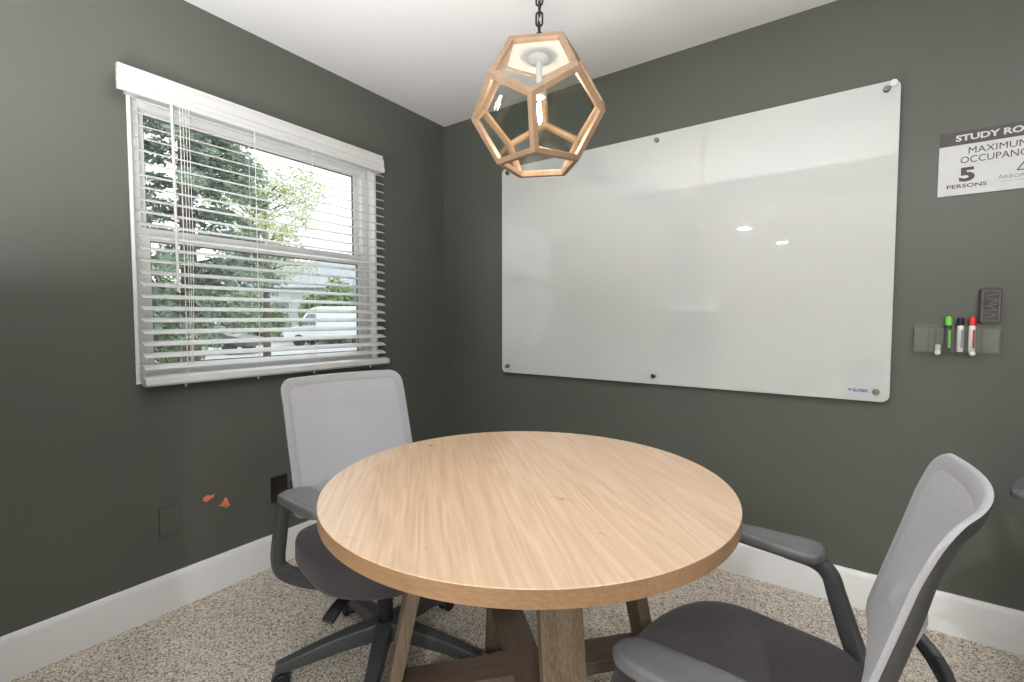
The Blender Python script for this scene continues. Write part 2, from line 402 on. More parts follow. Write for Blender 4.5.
# ================================================================== ROOM SHELL
H = 2.44
XR, YR = 3.75, -2.45
WY0, WY1, WZ0, WZ1 = -1.695, -0.573, 0.925, 2.012      # window opening
bm = bmesh.new(); box(bm, -0.2, XR+0.1, -7.6, 0.12, -0.12, 0.0); struct('floor', bm, M['carpet'])
bm = bmesh.new(); box(bm, -0.14, XR+0.1, -7.6, 0.12, H, H+0.12); struct('ceiling', bm, M['ceiling'])
bm = bmesh.new()
box(bm, -0.14, 0, YR-0.1, WY0, 0, H); box(bm, -0.14, 0, WY1, 0.12, 0, H)
box(bm, -0.14, 0, WY0, WY1, 0, WZ0); box(bm, -0.14, 0, WY0, WY1, WZ1, H)
struct('wall_left', bm, M['wall'])
struct('wall_back', B(0, XR, 0, 0.12, 0, H), M['wall'])
struct('wall_right', B(XR, XR+0.1, YR-0.1, 0.12, 0, H), M['wall'])
bm = bmesh.new()                       # wall behind the camera with a wide doorway to the hall
box(bm, 0, 1.25, YR-0.1, YR, 0, H); box(bm, 3.3, XR, YR-0.1, YR, 0, H); box(bm, 1.25, 3.3, YR-0.1, YR, 2.2, H)
struct('wall_front', bm, M['wall'])
bm = bmesh.new()
box(bm, -0.14, -0.04, -7.6, YR-0.1, 0, H); box(bm, XR, XR+0.1, -7.6, YR-0.1, 0, H); box(bm, -0.14, XR+0.1, -7.7, -7.6, 0, H)
struct('wall_hall', bm, M['hallwall'])
# door trim of that doorway
bm = bmesh.new()
box(bm, 1.16, 1.25, YR, YR+0.015, 0, 2.29); box(bm, 3.3, 3.39, YR, YR+0.015, 0, 2.29); box(bm, 1.16, 3.39, YR, YR+0.015, 2.2, 2.29)
struct('trim_1', bm, M['wall'])

def baseboard_profile(): return [(0, 0), (0.016, 0), (0.016, 0.128), (0.013, 0.141), (0.008, 0.149), (0, 0.150)]
bm = bmesh.new(); prism(bm, baseboard_profile(), 'y', YR, 0.0)
struct('baseboard_left', bm, M['trim'], smooth=True)
bm = bmesh.new(); prism(bm, [(-a, b) for a, b in baseboard_profile()], 'x', 0.016, XR)
struct('baseboard_back', bm, M['trim'], smooth=True)
# raised painted seam bead in the corner
bm = bmesh.new(); lathe(bm, [(0.004, 0.15), (0.004, H)], c=(0.0015, -0.0015, 0), seg=8)
struct('trim_2', bm, M['wall'])

# ------------------------------------------------------------------ window
win = empty('window_1', (0, 0, 0)); win['kind'] = 'structure'
def ring_frame(bm, x0, x1, y0, y1, z0, z1, wl, wr, wb, wt):
    box(bm, x0, x1, y0, y0+wl, z0, z1); box(bm, x0, x1, y1-wr, y1, z0, z1)
    box(bm, x0, x1, y0+wl, y1-wr, z0, z0+wb); box(bm, x0, x1, y0+wl, y1-wr, z1-wt, z1)
bm = bmesh.new(); ring_frame(bm, -0.055, 0.004, WY0-0.004, WY1+0.004, WZ0-0.004, WZ1+0.004, 0.012, 0.012, 0.012, 0.012)
obj('window_lining', bm, M['trim'], win, bevel=0.001)
bm = bmesh.new(); ring_frame(bm, -0.12, -0.055, WY0, WY1, WZ0, WZ1, 0.048, 0.048, 0.04, 0.03)
obj('window_frame', bm, M['vinyl'], win, bevel=0.003)
def sash(name, xf, xb, z0, z1, wt, wb):
    bm = bmesh.new(); ring_frame(bm, xb, xf, WY0+0.045, WY1-0.045, z0, z1, 0.030, 0.030, wb, wt)
    s = obj(name, bm, M['vinyl'], win, bevel=0.003)
    bm = bmesh.new(); ring_frame(bm, xb+0.008, xf-0.006, WY0+0.074, WY1-0.074, z0+wb-0.001, z1-wt+0.001, 0.004, 0.004, 0.004, 0.005)
    obj('glazing_gasket', bm, M['gasket'], s)
    obj('glass_pane', B((xf+xb)/2-0.002, (xf+xb)/2+0.002, WY0+0.073, WY1-0.073, z0+wb-0.002, z1-wt+0.002), M['pane'], s)
    return s
sash('upper_sash', -0.092, -0.118, 1.50, 1.992, 0.018, 0.032)
s = sash('lower_sash', -0.060, -0.088, 0.955, 1.525, 0.048, 0.034)
# horizontal white boxes seen outside the pane keep to the trim: sash lock
obj('sash_lock', B(-0.080, -0.062, -1.16, -1.10, 1.525, 1.538), M['vinyl'], s, bevel=0.003)

# ------------------------------------------------------------------ venetian blind
bl = empty('venetian_blind', (0.0, -1.12, WZ1))
tag(bl, 'white two-inch slat venetian blind with moulded valance hanging over the window', 'window blind')
def bobj(name, bm, m, **k):
    o = obj(name, bm, m, bl, **k); o.matrix_parent_inverse = Matrix.Translation((-bl.location[0], -bl.location[1], -bl.location[2])); return o
VY0, VY1 = -1.742, -0.578
vp = [(0.056, 1.985), (0.064, 1.985), (0.068, 1.990), (0.068, 2.002), (0.064, 2.008), (0.064, 2.022), (0.069, 2.028), (0.069, 2.050), (0.074, 2.058), (0.078, 2.062), (0.078, 2.072), (0.056, 2.072)]
bm = bmesh.new(); prism(bm, vp, 'y', VY0, VY1)
bobj('valance', bm, M['slat'], bevel=0.0008)
bm = bmesh.new()
prism(bm, [(0.003, 1.985), (0.078, 1.985), (0.080, 2.0), (0.074, 2.012), (0.074, 2.045), (0.066, 2.062), (0.003, 2.062)], 'y', VY1, VY1+0.012)
bobj('valance_return', bm, M['slat'], bevel=0.001)
bobj('headrail', B(0.004, 0.054, VY0+0.035, VY1-0.005, 1.993, 2.05), M['slat'], bevel=0.002)
SY0, SY1 = -1.688, -0.562
tilt = R(19); NSL = 23; ZT, ZB = 1.972, 0.985
for i in range(NSL):
    z = ZT+(ZB-ZT)*i/(NSL-1)
    bm = bmesh.new(); pr = []
    cx = 0.043
    top, bot = [], []
    for k in range(7):
        u = -0.025+0.05*k/6; crown = 0.0022*(1-(u/0.025)**2)
        for lst, dz in ((top, 0.0013), (bot, -0.0013)):
            a, b = u, crown+dz
            lst.append((cx+a*math.cos(tilt)+b*math.sin(tilt), z-a*math.sin(tilt)+b*math.cos(tilt)))
    prism(bm, top+bot[::-1], 'y', SY0, SY1)
    o = bobj('slat', bm, M['slat'], smooth=True, angle=50)
bm = bmesh.new(); prism(bm, [(0.018, 0.935), (0.030, 0.917), (0.064, 0.913), (0.071, 0.922), (0.068, 0.944), (0.030, 0.952)], 'y', SY0-0.002, SY1+0.022)
bobj('bottom_rail', bm, M['slat'], bevel=0.002)
bm = bmesh.new(); tube(bm, [(0.078, -1.582, 1.985), (0.079, -1.580, 1.60), (0.080, -1.579, 1.275)], 0.0052, 8)
bobj('tilt_wand', bm, M['slat'], smooth=True)
for yy in (-1.553, -1.27, -0.998, -0.66):
    bm = bmesh.new()
    for xx, dy in ((0.0705, 0), (0.0155, 0), (0.043, 0.012)):
        tube(bm, [(xx, yy+dy, 1.995), (xx, yy+dy, 0.945)], 0.0010 if xx != 0.043 else 0.0007, 6)
    bobj('ladder_cord', bm, M['cord'])
    bm = bmesh.new(); lathe(bm, [(0.002, 0.900), (0.0045, 0.903), (0.005, 0.909), (0.003, 0.915)], c=(0.050, yy, 0), seg=10)
    bobj('cord_button', bm, M['cord'], smooth=True)
bm = bmesh.new()
for dy in (0.0, 0.010, 0.02): tube(bm, [(0.0775, -1.545+dy, 1.985), (0.079, -1.543+dy, 1.5), (0.078, -1.542+dy*0.4, 0.99)], 0.0010, 6)
bobj('lift_cord', bm, M['cord'])

# ================================================================== WALL FITTINGS (left wall)
def onleft(name, y0, y1, z0, z1, t, m, par, bev=0.0015):
    return obj(name, B(0, t, y0, y1, z0, z1), m, par, bevel=bev)
op = empty('power_outlet', (0.0, -1.162, 0.36))
tag(op, 'dark brown electrical outlet low on the green wall beside the chair back', 'power outlet')
def rel(o, par):
    o.matrix_parent_inverse = Matrix.Translation(par.location).inverted(); return o
rel(onleft('cover_plate', -1.202, -1.122, 0.300, 0.422, 0.006, M['outlet'], op, 0.002), op)
for zc in (0.335, 0.387):
    bm = bmesh.new(); box(bm, 0.006, 0.0085, -1.179, -1.145, zc-0.015, zc+0.015)
    s = rel(obj('socket_face', bm, M['black'], op, bevel=0.003), op)
    bm = bmesh.new(); box(bm, 0.0084, 0.0089, -1.171, -1.1685, zc-0.004, zc+0.006); box(bm, 0.0084, 0.0089, -1.1555, -1.153, zc-0.004, zc+0.006)
    lathe(bm, [(0.0022, 0.0084), (0.0022, 0.0089)], c=(0, -1.162, zc-0.009), axis='x', seg=10)
    o = obj('slots', bm, M['gasket'], s); o.matrix_parent_inverse = Matrix.Translation(op.location).inverted()
bp_ = onleft('blank_plate', -1.643, -1.573, 0.308, 0.423, 0.008, M['wall'], None, 0.0015)
tag(bp_, 'blank wall plate painted the same green as the wall, low below the window', 'wall plate')
bm = bmesh.new(); lathe(bm, [(0.001, 0.0), (0.045, 0.0), (0.045, 0.0015), (0.040, 0.0022), (0.001, 0.0022)], c=(0, -1.262, 0.537), axis='x', seg=40)
tag(obj('round_cover', bm, M['wall'], smooth=True), 'faint round wall patch painted green, above and left of the outlet', 'wall patch')
def scuff(pts, label, seed):
    bm = bmesh.new(); prism(bm, pts, 'x', 0.0, 0.0012)
    tag(obj('paint_scuff', bm, M['scuff']), label, 'wall mark')
scuff([(-1.487, 0.415), (-1.470, 0.423), (-1.452, 0.417), (-1.440, 0.421), (-1.448, 0.405), (-1.463, 0.401), (-1.470, 0.393), (-1.482, 0.398)],
      'small orange-red scuff on the green wall, the left and upper one', 1)
scuff([(-1.402, 0.392), (-1.392, 0.386), (-1.388, 0.362), (-1.378, 0.352), (-1.396, 0.343), (-1.412, 0.357), (-1.428, 0.361), (-1.408, 0.375)],
      'small orange-red scuff on the green wall, the right one nearer the outlet', 2)

# ================================================================== WHITEBOARD
X0, X1, Z0, Z1 = 0.494, 2.340, 0.847, 2.065
wb = empty('glass_whiteboard', (1.417, 0, Z0))
tag(wb, 'large frameless white glass board mounted on the back wall with steel standoffs', 'whiteboard')
def wrel(o): o.matrix_parent_inverse = Matrix.Translation(wb.location).inverted(); return o
bm = bmesh.new(); pts = [(x+(X0+X1)/2, z+(Z0+Z1)/2) for x, z in rr(X1-X0, Z1-Z0, 0.028, 6)]
prism(bm, pts, 'y', -0.024, -0.030)
bm.normal_update()
for f in bm.faces:
    if abs(f.normal.y) < 0.5 or len(f.verts) == 4: f.material_index = 1
wrel(obj('glass_panel', bm, [M['boardface'], M['boardedge']], wb, bevel=0.0012))
def stud(x, z):
    bm = bmesh.new(); lathe(bm, [(0.001, -0.0445), (0.0095, -0.0445), (0.011, -0.043), (0.011, -0.030), (0.008, -0.030), (0.008, -0.0005), (0.001, -0.0005)], c=(x, 0, z), axis='y', seg=20)
    wrel(obj('standoff', bm, M['steel'], wb, smooth=True))
for x in (0.540, 1.427, 2.298):
    for z in (0.887, 2.034): stud(x, z)
wrel(text_part('logo_lettering', 'GLOBAL', M['blueprint'], wb, 2.224, 0.8815, 0.052, 0.012, -0.0301, bold=0.03))
bm = bmesh.new(); prism(bm, [(2.209, 0.889), (2.215, 0.8935), (2.221, 0.889), (2.215, 0.8845)], 'y', -0.0301, -0.0307)
wrel(obj('logo_mark', bm, M['blueprint'], wb))
mg = obj('clear_magnet', (lambda b: (lathe(b, [(0.001, -0.030), (0.012, -0.030), (0.012, -0.034), (0.007, -0.037), (0.0075, -0.044), (0.011, -0.047), (0.001, -0.048)], c=(2.318, 0, 2.050), axis='y', seg=20), b)[1])(bmesh.new()), M['frosted'], smooth=True)
tag(mg, 'small clear round magnet at the top right corner of the whiteboard', 'magnet')

# ================================================================== SIGN
sg = empty('room_sign', (2.606, 0, 1.614))
tag(sg, 'silver STUDY ROOM occupancy sign with a dark header band, right of the whiteboard', 'sign')
def srel(o): o.matrix_parent_inverse = Matrix.Translation(sg.location).inverted(); return o
srel(obj('sign_plate', B(2.457, 2.770, -0.0045, 0, 1.614, 1.838), M['signwhite'], sg, bevel=0.0006))
srel(obj('header_band', B(2.457, 2.770, -0.0053, -0.0045, 1.791, 1.838), M['signdark'], sg))
T = lambda *a, **k: srel(text_part('lettering', *a, **k))
T('STUDY ROOM', M['signwhite'], sg, 2.500, 1.8035, 0.226, 0.0225, -0.0053, bold=0.035)
T('MAXIMUM', M['signtext'], sg, 2.535, 1.7560, 0.146, 0.0225, -0.0045)
T('OCCUPANCY', M['signtext'], sg, 2.515, 1.7245, 0.187, 0.0235, -0.0045)
T('5', M['signtext'], sg, 2.513, 1.6595, 0.041, 0.050, -0.0045, bold=0.04)
T('PERSONS', M['signtext'], sg, 2.4815, 1.6385, 0.104, 0.0135, -0.0045, bold=0.015)
T('A', M['signgrey'], sg, 2.6125, 1.6535, 0.013, 0.0150, -0.0045)
T('RBOR', M['signgrey'], sg, 2.6275, 1.6535, 0.050, 0.0115, -0.0045)
T('APARTMENTS', M['signgrey'], sg, 2.6215, 1.6430, 0.070, 0.0040, -0.0045, space=1.5)
bm = bmesh.new()
for a, b in (((2.658, 1.677), (2.681, 1.713)), ((2.681, 1.713), (2.704, 1.677)), ((2.658, 1.677), (2.704, 1.677))):
    beam(bm, (a[0], -0.0048, a[1]), (b[0], -0.0048, b[1]), (0, 1, 0), 0.0006, 0.0035)
srel(obj('triangle_mark', bm, M['signtext'], sg))

# ================================================================== MARKER HOLDER, MARKERS, ERASER
mh = empty('marker_holder', (2.522, 0, 1.045))
tag(mh, 'clear acrylic marker holder on the back wall below the sign', 'marker holder')
def mrel(o): o.matrix_parent_inverse = Matrix.Translation(mh.location).inverted(); return o
hx0, hx1 = 2.405, 2.640
mrel(obj('back_plate', B(hx0, hx1, -0.004, -0.001, 1.047, 1.150), M['clearplastic'], mh))
mrel(obj('front_plate', B(hx0, hx1-0.012, -0.040, -0.037, 1.052, 1.135), M['clearplastic'], mh))
mrel(obj('tray_floor', B(hx0, hx1, -0.040, -0.001, 1.047, 1.051), M['clearplastic'], mh))
for xx in (2.405, 2.447, 2.464, 2.482, 2.515, 2.546, 2.586, 2.6375):
    mrel(obj('divider', B(xx, xx+0.0022, -0.037, -0.004, 1.051, 1.130), M['clearplastic'], mh))
for xx in (2.470, 2.562):
    bm = bmesh.new(); lathe(bm, [(0.001, -0.046), (0.007, -0.046), (0.009, -0.043), (0.009, -0.0405)], c=(xx, 0, 1.047), axis='y', seg=16)
    mrel(obj('screw_cap', bm, M['frosted'], mh, smooth=True))
bm = bmesh.new(); lathe(bm, [(0.001, 1.051), (0.008, 1.051), (0.008, 1.074), (0.001, 1.076)], c=(2.473, -0.022, 0), seg=16)
mrel(obj('white_post', bm, M['frosted'], mh, smooth=True))
def marker(x, z0, body, cap, label, lab=None, captop='round'):
    e = empty('dry_erase_marker', (x, -0.021, z0)); tag(e, label, 'marker', 'dry-erase markers in the clear holder')
    r = 0.0092
    bm = bmesh.new(); lathe(bm, [(0.001, 0), (r*0.9, 0), (r, 0.002), (r, 0.092), (r*0.86, 0.094), (0.001, 0.094)], seg=20); obj('barrel', bm, body, e, smooth=True)
    bm = bmesh.new()
    pr = [(r*0.9, 0.094), (r*1.06, 0.095), (r*1.06, 0.116), (r*0.8, 0.1255), (0.001, 0.127)] if captop == 'round' else [(r*0.9, 0.094), (r*1.0, 0.095), (r*0.98, 0.122), (0.001, 0.123)]
    lathe(bm, pr, seg=20); obj('cap', bm, cap, e, smooth=True)
    if lab:
        bm = bmesh.new(); rings = []
        for z in (0.014, 0.078):
            rings.append([(q*(r+0.0002)*math.cos(R(a)), q*(r+0.0002)*math.sin(R(a)), z) for q, a in [(1.0, 270+6*k) for k in range(9)]])
        vs = [[bm.verts.new(p) for p in rg] for rg in rings]
        for k in range(8): bm.faces.new([vs[0][k], vs[0][k+1], vs[1][k+1], vs[1][k]])
        obj('label_print', bm, lab, e)
    return e
marker(2.4995, 1.0512, M['black'], M['green'], 'black marker with a lime green cap, leftmost in the clear holder', M['green'])
marker(2.5320, 1.0512, M['markerwhite'], M['black'], 'white marker with a black cap, middle one in the clear holder', M['greytext'], 'flat')
marker(2.5625, 1.0512, M['markerwhite'], M['red'], 'white and red marker with a red cap, beside the eraser', M['redlabel'])
er = empty('board_eraser', (2.606, 0, 1.1505)); tag(er, 'dark grey foam eraser standing upright on the wall above the clear holder', 'board eraser')
bm = bmesh.new(); prism(bm, rr(0.054, 0.128, 0.010, 4), 'y', -0.001, -0.026)
for v in bm.verts: v.co.z += 0.064
obj('eraser_body', bm, M['eraser'], er, bevel=0.003)
bm = bmesh.new()
for (a, b) in (((-.016, .020), (.016, .034)), ((.016, .034), (-.016, .040)), ((-.016, .048), (.016, .048)), ((.016, .048), (-.002, .062)), ((-.016, .062), (.016, .070)), ((-.002, .070), (.016, .084)), ((.016, .084), (-.016, .092)), ((-.016, .098), (.016, .106)),
               ((-.021, .012), (-.021, .116)), ((.021, .012), (.021, .116)), ((-.021, .012), (.021, .012)), ((-.021, .116), (.021, .116))):
    beam(bm, (a[0], -0.0268, a[1]), (b[0], -0.0268, b[1]), (0, 1, 0), 0.0024, 0.0026)
obj('embossed_lettering', bm, M['eraserline'], er)

# ================================================================== TABLE
TC = Vector((1.510, -1.304, 0)); rot = -0.7413
tb = empty('round_table', TC, rot)
tag(tb, 'round pale oak table with splayed plank legs and crossed stretchers', 'table')
RT = 0.512
bm = bmesh.new()
lathe(bm, [(0.001, 0.7155), (RT-0.003, 0.7155), (RT, 0.7170), (RT, 0.7487), (RT-0.0012, 0.75), (0.001, 0.75)], seg=160)
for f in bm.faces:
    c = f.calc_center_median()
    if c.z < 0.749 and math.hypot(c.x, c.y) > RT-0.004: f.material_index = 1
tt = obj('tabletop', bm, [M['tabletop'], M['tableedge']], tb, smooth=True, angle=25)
tt.rotation_euler = (0, 0, -rot)
LW, LT, RB, RTOP = 0.0912, 0.0327, 0.4002, 0.2468
for i in range(4):
    a = i*math.pi/2
    bm = bmesh.new(); beam(bm, (RB, 0, 0), (RTOP, 0, 0.7155), (0, 1, 0), LW, LT, cut=(1, 0, 0))
    o = obj('leg', bm, M['legwood'], tb, bevel=0.0015); o.rotation_euler = (0, 0, a)
rz = RTOP+(RB-RTOP)*(1-0.235/0.7155)-LT/2
bm = bmesh.new(); box(bm, -rz, rz, -0.044, 0.044, 0.214, 0.250)
obj('stretcher', bm, M['beamwood'], tb, bevel=0.0015)
bm = bmesh.new(); box(bm, -rz, rz, -0.044, 0.044, 0.2145, 0.2505)
o = obj('stretcher', bm, M['beamwood'], tb, bevel=0.0015); o.rotation_euler = (0, 0, math.pi/2)
bm = bmesh.new(); box(bm, -rz+.06, rz-.06, -0.03, 0.03, 0.685, 0.7155); box(bm, -0.03, 0.03, -rz+.06, rz-.06, 0.685, 0.7155)
obj('top_support', bm, M['beamwood'], tb)

# ================================================================== TASK CHAIRS
def bz(z):                                   # back profile: forward offset of the back at height z
    return -(0.197+max(0, z-0.60)*0.267+max(0, z-0.88)*0.10+max(0, 0.62-z)*0.107)
def bc(y, z, hw=0.236):                      # the same, bowed across: deep at the shoulders, shallow at the lumbar
    k = 0.014+0.0356*min(1, max(0, (z-0.62)/0.20))
    return bz(z)+0.0496-k*(1-(y/hw)**2)
def make_chair(label, zt=0.9634):
    ch = empty('task_chair')
    tag(ch, label, 'chair', 'grey mesh task chairs')
    # --- five-star base
    for k in range(5):
        a = R(45+72*k)                       # turned below to suit each chair
    base = empty_base = bmesh.new()
    lathe(base, [(0.001, 0.090), (0.040, 0.090), (0.046, 0.100), (0.043, 0.132), (0.034, 0.142), (0.001, 0.142)], seg=28)
    hub = obj('hub', base, M['chairplastic'], ch, smooth=True)
    for k in range(5):
        a = k*2*math.pi/5
        P = smooth_path([(0.030, 0, 0.113), (0.12, 0, 0.104), (0.22, 0, 0.087), (0.300, 0, 0.070), (0.338, 0, 0.066)], 4)
        n_ = len(P); sz = [(0.054-0.026*i/(n_-1), 0.062-0.034*i/(n_-1)) for i in range(n_)]
        bm = bmesh.new(); sweep(bm, P, sz, rad=0.14)
        sp = obj('base_spoke', bm, M['chairplastic'], ch, smooth=True, angle=30); sp.rotation_euler = (0, 0, a)
        bm = bmesh.new()
        for s_ in (-1, 1): lathe(bm, [(0.001, s_*0.005), (0.022, s_*0.005), (0.025, s_*0.009), (0.025, s_*0.021), (0.021, s_*0.025), (0.001, s_*0.025)], c=(0.323, 0, 0.025), axis='y', seg=22)
        cs = obj('caster', bm, M['rubber'], ch, smooth=True); cs.rotation_euler = (0, 0, a)
        bm = bmesh.new()
        # hood over the twin wheels and its stem
        rings = []
        for q in range(9):
            t = R(-20+200*q/8); cxr, czr = 0.325+0.028*math.cos(t), 0.027+0.028*math.sin(t)
            rings.append([(cxr, -0.012, czr), (cxr, 0.012, czr), (0.325+0.020*math.cos(t), 0.012, 0.027+0.020*math.sin(t)), (0.325+0.020*math.cos(t), -0.012, 0.027+0.020*math.sin(t))])
        loft(bm, rings)
        lathe(bm, [(0.006, 0.048), (0.006, 0.066)], c=(0.323, 0, 0), seg=10)
        hd = obj('caster_hood', bm, M['chairplastic'], cs, smooth=True)
    bm = bmesh.new(); lathe(bm, [(0.001, 0.135), (0.026, 0.135), (0.026, 0.245), (0.0245, 0.247), (0.0245, 0.248), (0.014, 0.248), (0.014, 0.365), (0.001, 0.365)], seg=24)
    obj('gas_lift', bm, M['black'], ch, smooth=True)
    # --- mechanism
    bm = bmesh.new()
    prism(bm, [(-0.20, 0.345), (-0.12, 0.330), (0.06, 0.330), (0.12, 0.352), (0.12, 0.385), (-0.20, 0.385)], 'y', -0.075, 0.075)
    obj('tilt_mechanism', bm, M['black'], ch, bevel=0.006)
    bm = bmesh.new()
    sweep(bm, [(0.10, -0.06, 0.362), (0.125, -0.17, 0.360), (0.135, -0.215, 0.357)], (0.012, 0.010))
    sweep(bm, smooth_path([(0.130, -0.195, 0.364), (0.150, -0.240, 0.356), (0.166, -0.276, 0.338)], 3), [(0.038, 0.013)]*7, rad=0.35)
    obj('height_lever', bm, M['black'], ch, smooth=True)
    # --- seat
    def seat_outline(inset, z, dome=0.0):
        pts = []
        for i in range(64):
            t = 2*math.pi*i/64; c, s = math.cos(t), math.sin(t)
            e = 0.90 if c > 0 else 0.34
            x = (abs(c)**e)*(1 if c >= 0 else -1); y = (abs(s)**e)*(1 if s >= 0 else -1)
            fx = 0.080+x*((0.192 if c > 0 else 0.250)-inset); wy = (0.273-0.012*max(0, -x)-inset)*y
            drop = -0.016*max(0, (fx-0.16)/0.107)**2 + 0.010*max(0, (-fx-0.05)/0.15) + 0.006*abs(y)**3
            pts.append((fx, wy, z+drop))
        return pts
    bm = bmesh.new()
    rings = [seat_outline(0.190, 0.382), seat_outline(0.018, 0.382), seat_outline(0.004, 0.388), seat_outline(0.0, 0.402), seat_outline(0.001, 0.452), seat_outline(0.006, 0.468), seat_outline(0.010, 0.4705), seat_outline(0.013, 0.4735),
             seat_outline(0.035, 0.482), seat_outline(0.09, 0.486), seat_outline(0.15, 0.486), seat_outline(0.195, 0.486)]
    loft(bm, rings); obj('seat', bm, M['seat'], ch, smooth=True, angle=60)
    bm = bmesh.new(); loft(bm, [seat_outline(0.08, 0.366), seat_outline(0.035, 0.370), seat_outline(0.025, 0.385)])
    obj('seat_pan', bm, M['black'], ch, smooth=True)
    # --- back : mesh panel inside a fabric-wrapped frame
    zb = 0.500; hw = 0.236
    N = 72
    def contour(s, off):
        """outline scaled towards the centre by s metres, pushed back by off"""
        out = []
        W_, H_ = 2*(hw-s), (zt-zb)-2*s
        raw = rr(W_, H_, max(0.044-s*0.5, 0.015), 8); pts = []
        for q in range(len(raw)):
            a_, b_ = raw[q], raw[(q+1) % len(raw)]; m_ = 16 if math.hypot(b_[0]-a_[0], b_[1]-a_[1]) > 0.1 else 1
            for r_ in range(m_): pts.append((a_[0]+(b_[0]-a_[0])*r_/m_, a_[1]+(b_[1]-a_[1])*r_/m_))
        for (y, z) in pts:
            zz = z+(zt+zb)/2
            yt = y*(1.0+0.02*(zt-zz)/(zt-zb)*0)        # straight sides
            o_ = off if off >= 0 else -off*(0.021-0.011*max(0.0, (zz-0.70)/(zt-0.70)))   # the frame thins towards the top
            out.append((bc(yt, zz)-0.006-o_, yt, zz))
        return out
    bm = bmesh.new()
    loft(bm, [contour(0.036, 0.005), contour(0.032, 0.0012), contour(0.028, 0.0), contour(0.006, 0.0), contour(0.0015, 0.002), contour(0.0, 0.006), contour(0.002, 0.010), contour(0.036, 0.010)], closed=True)
    obj('back_border', bm, M['meshrim'], ch, smooth=True, angle=50)
    bm = bmesh.new()
    # gridded sheet
    NU, NV = 22, 24; g = []
    for j in range(NV+1):
        row = []
        z = zb+0.030+(zt-zb-0.060)*j/NV
        for i in range(NU+1):
            y = -(hw-0.030)+2*(hw-0.030)*i/NU
            row.append(bm.verts.new((bc(y, z)-0.006-0.0006, y, z)))
        g.append(row)
    for j in range(NV):
        for i in range(NU): bm.faces.new([g[j][i], g[j][i+1], g[j+1][i+1], g[j+1][i]])
    obj('mesh_panel', bm, M['mesh'], ch, smooth=True)
    bm = bmesh.new()
    loft(bm, [contour(0.034, 0.008), contour(0.005, 0.008), contour(0.0035, 0.010), contour(0.004, -1.0), contour(0.010, -1.25), contour(0.028, -1.25), contour(0.036, -1.0)], closed=True)
    obj('back_frame', bm, M['backshell'], ch, smooth=True, angle=50)
    # lumbar pad behind the mesh
    bm = bmesh.new(); rings = []
    for s, off in ((0.06, 0.012), (0.004, 0.010), (0.0, 0.014), (0.002, 0.020), (0.06, 0.020)):
        rg = []
        for y, z in rr(0.235-2*s, 0.165-2*s, 0.03, 5):
            zz = z+0.680; rg.append((bc(y, zz)-0.006-off, y, zz))
        rings.append(rg)
    loft(bm, rings); obj('lumbar_pad', bm, M['lumbar'], ch, smooth=True)
    # curved uprights and crossbar carrying the back
    for s_ in (-1, 1):
        bm = bmesh.new()
        P = smooth_path([(-0.185, s_*0.055, 0.352), (-0.255, s_*0.062, 0.385), (-0.292, s_*0.075, 0.480), (-0.280, s_*0.105, 0.590), (bc(0.15, 0.66)-0.020, s_*0.150, 0.660)], 6)
        sweep(bm, P, [(0.034-0.010*i/(len(P)-1), 0.018) for i in range(len(P))], up=(1, 0, 0.2), rad=0.4)
        obj('back_upright', bm, M['backshell'], ch, smooth=True)
    bm = bmesh.new()
    P = smooth_path([(bz(0.62)+0.0, -0.225, 0.615), (bz(0.60)-0.060, -0.13, 0.600), (bz(0.60)-0.088, 0, 0.595), (bz(0.60)-0.060, 0.13, 0.600), (bz(0.62)+0.0, 0.225, 0.615)], 5)
    sweep(bm, P, (0.014, 0.034), rad=0.4)
    obj('back_crossbar', bm, M['backshell'], ch, smooth=True)
    # --- arms
    for s_ in (-1, 1):
        bm = bmesh.new(); rings = []
        def pad(inset, z):
            out = []
            xr, xf = -0.075+inset, 0.150-inset
            def hwid(x): return 0.051-0.020*max(0, (x+0.02)/0.185)**1.3-inset
            c0 = lambda x: 0.302
            L_ = []
            m_ = 14
            for i in range(m_+1):
                x = xr+(xf-xr)*i/m_
                e0 = min(1, (x-xr)/0.028); e1 = min(1, (xf-x)/0.030)
                rnd = math.sqrt(max(0, 1-(1-e0)**2))*math.sqrt(max(0, 1-(1-e1)**2))
                L_.append((x, hwid(x)*(0.42+0.58*rnd)))
            for x, h_ in L_: out.append((x, s_*(c0(x)+h_), z-0.004*max(0, (x-0.12)/0.07)))
            for x, h_ in L_[::-1]: out.append((x, s_*(c0(x)-h_), z-0.004*max(0, (x-0.12)/0.07)))
            return out
        loft(bm, [pad(0.010, 0.640), pad(0.003, 0.642), pad(0.0, 0.648), pad(0.0003, 0.660), pad(0.003, 0.6655), pad(0.010, 0.668), pad(0.024, 0.6685)])
        ap = obj('armrest', bm, M['armpad'], ch, smooth=True, angle=50)
        bm = bmesh.new()
        P = smooth_path([(0.010, s_*0.304, 0.638), (-0.050, s_*0.305, 0.634), (-0.082, s_*0.306, 0.612), (-0.098, s_*0.306, 0.565), (-0.122, s_*0.306, 0.490), (-0.146, s_*0.305, 0.415), (-0.140, s_*0.300, 0.380), (-0.095, s_*0.286, 0.369), (0.000, s_*0.240, 0.368), (0.06, s_*0.150, 0.368)], 6)
        n_ = len(P)
        def aw(i):
            t = i/(n_-1)
            return (0.029+0.008*min(1, t*2.2), 0.031+0.014*min(1, t*1.7))
        sweep(bm, P, [aw(i)[::-1] for i in range(n_)], up=(0, s_*1.0, 0.05), rad=0.28)
        obj('arm_post', bm, M['chairplastic'], ch, smooth=True, angle=40)
        bm = bmesh.new(); lathe(bm, [(0.001, 0.386), (0.015, 0.386), (0.015, 0.391), (0.001, 0.391)], c=(-0.035, s_*0.250, 0), seg=18)
        obj('arm_bolt', bm, M['steel'], ch, smooth=True)
    return ch
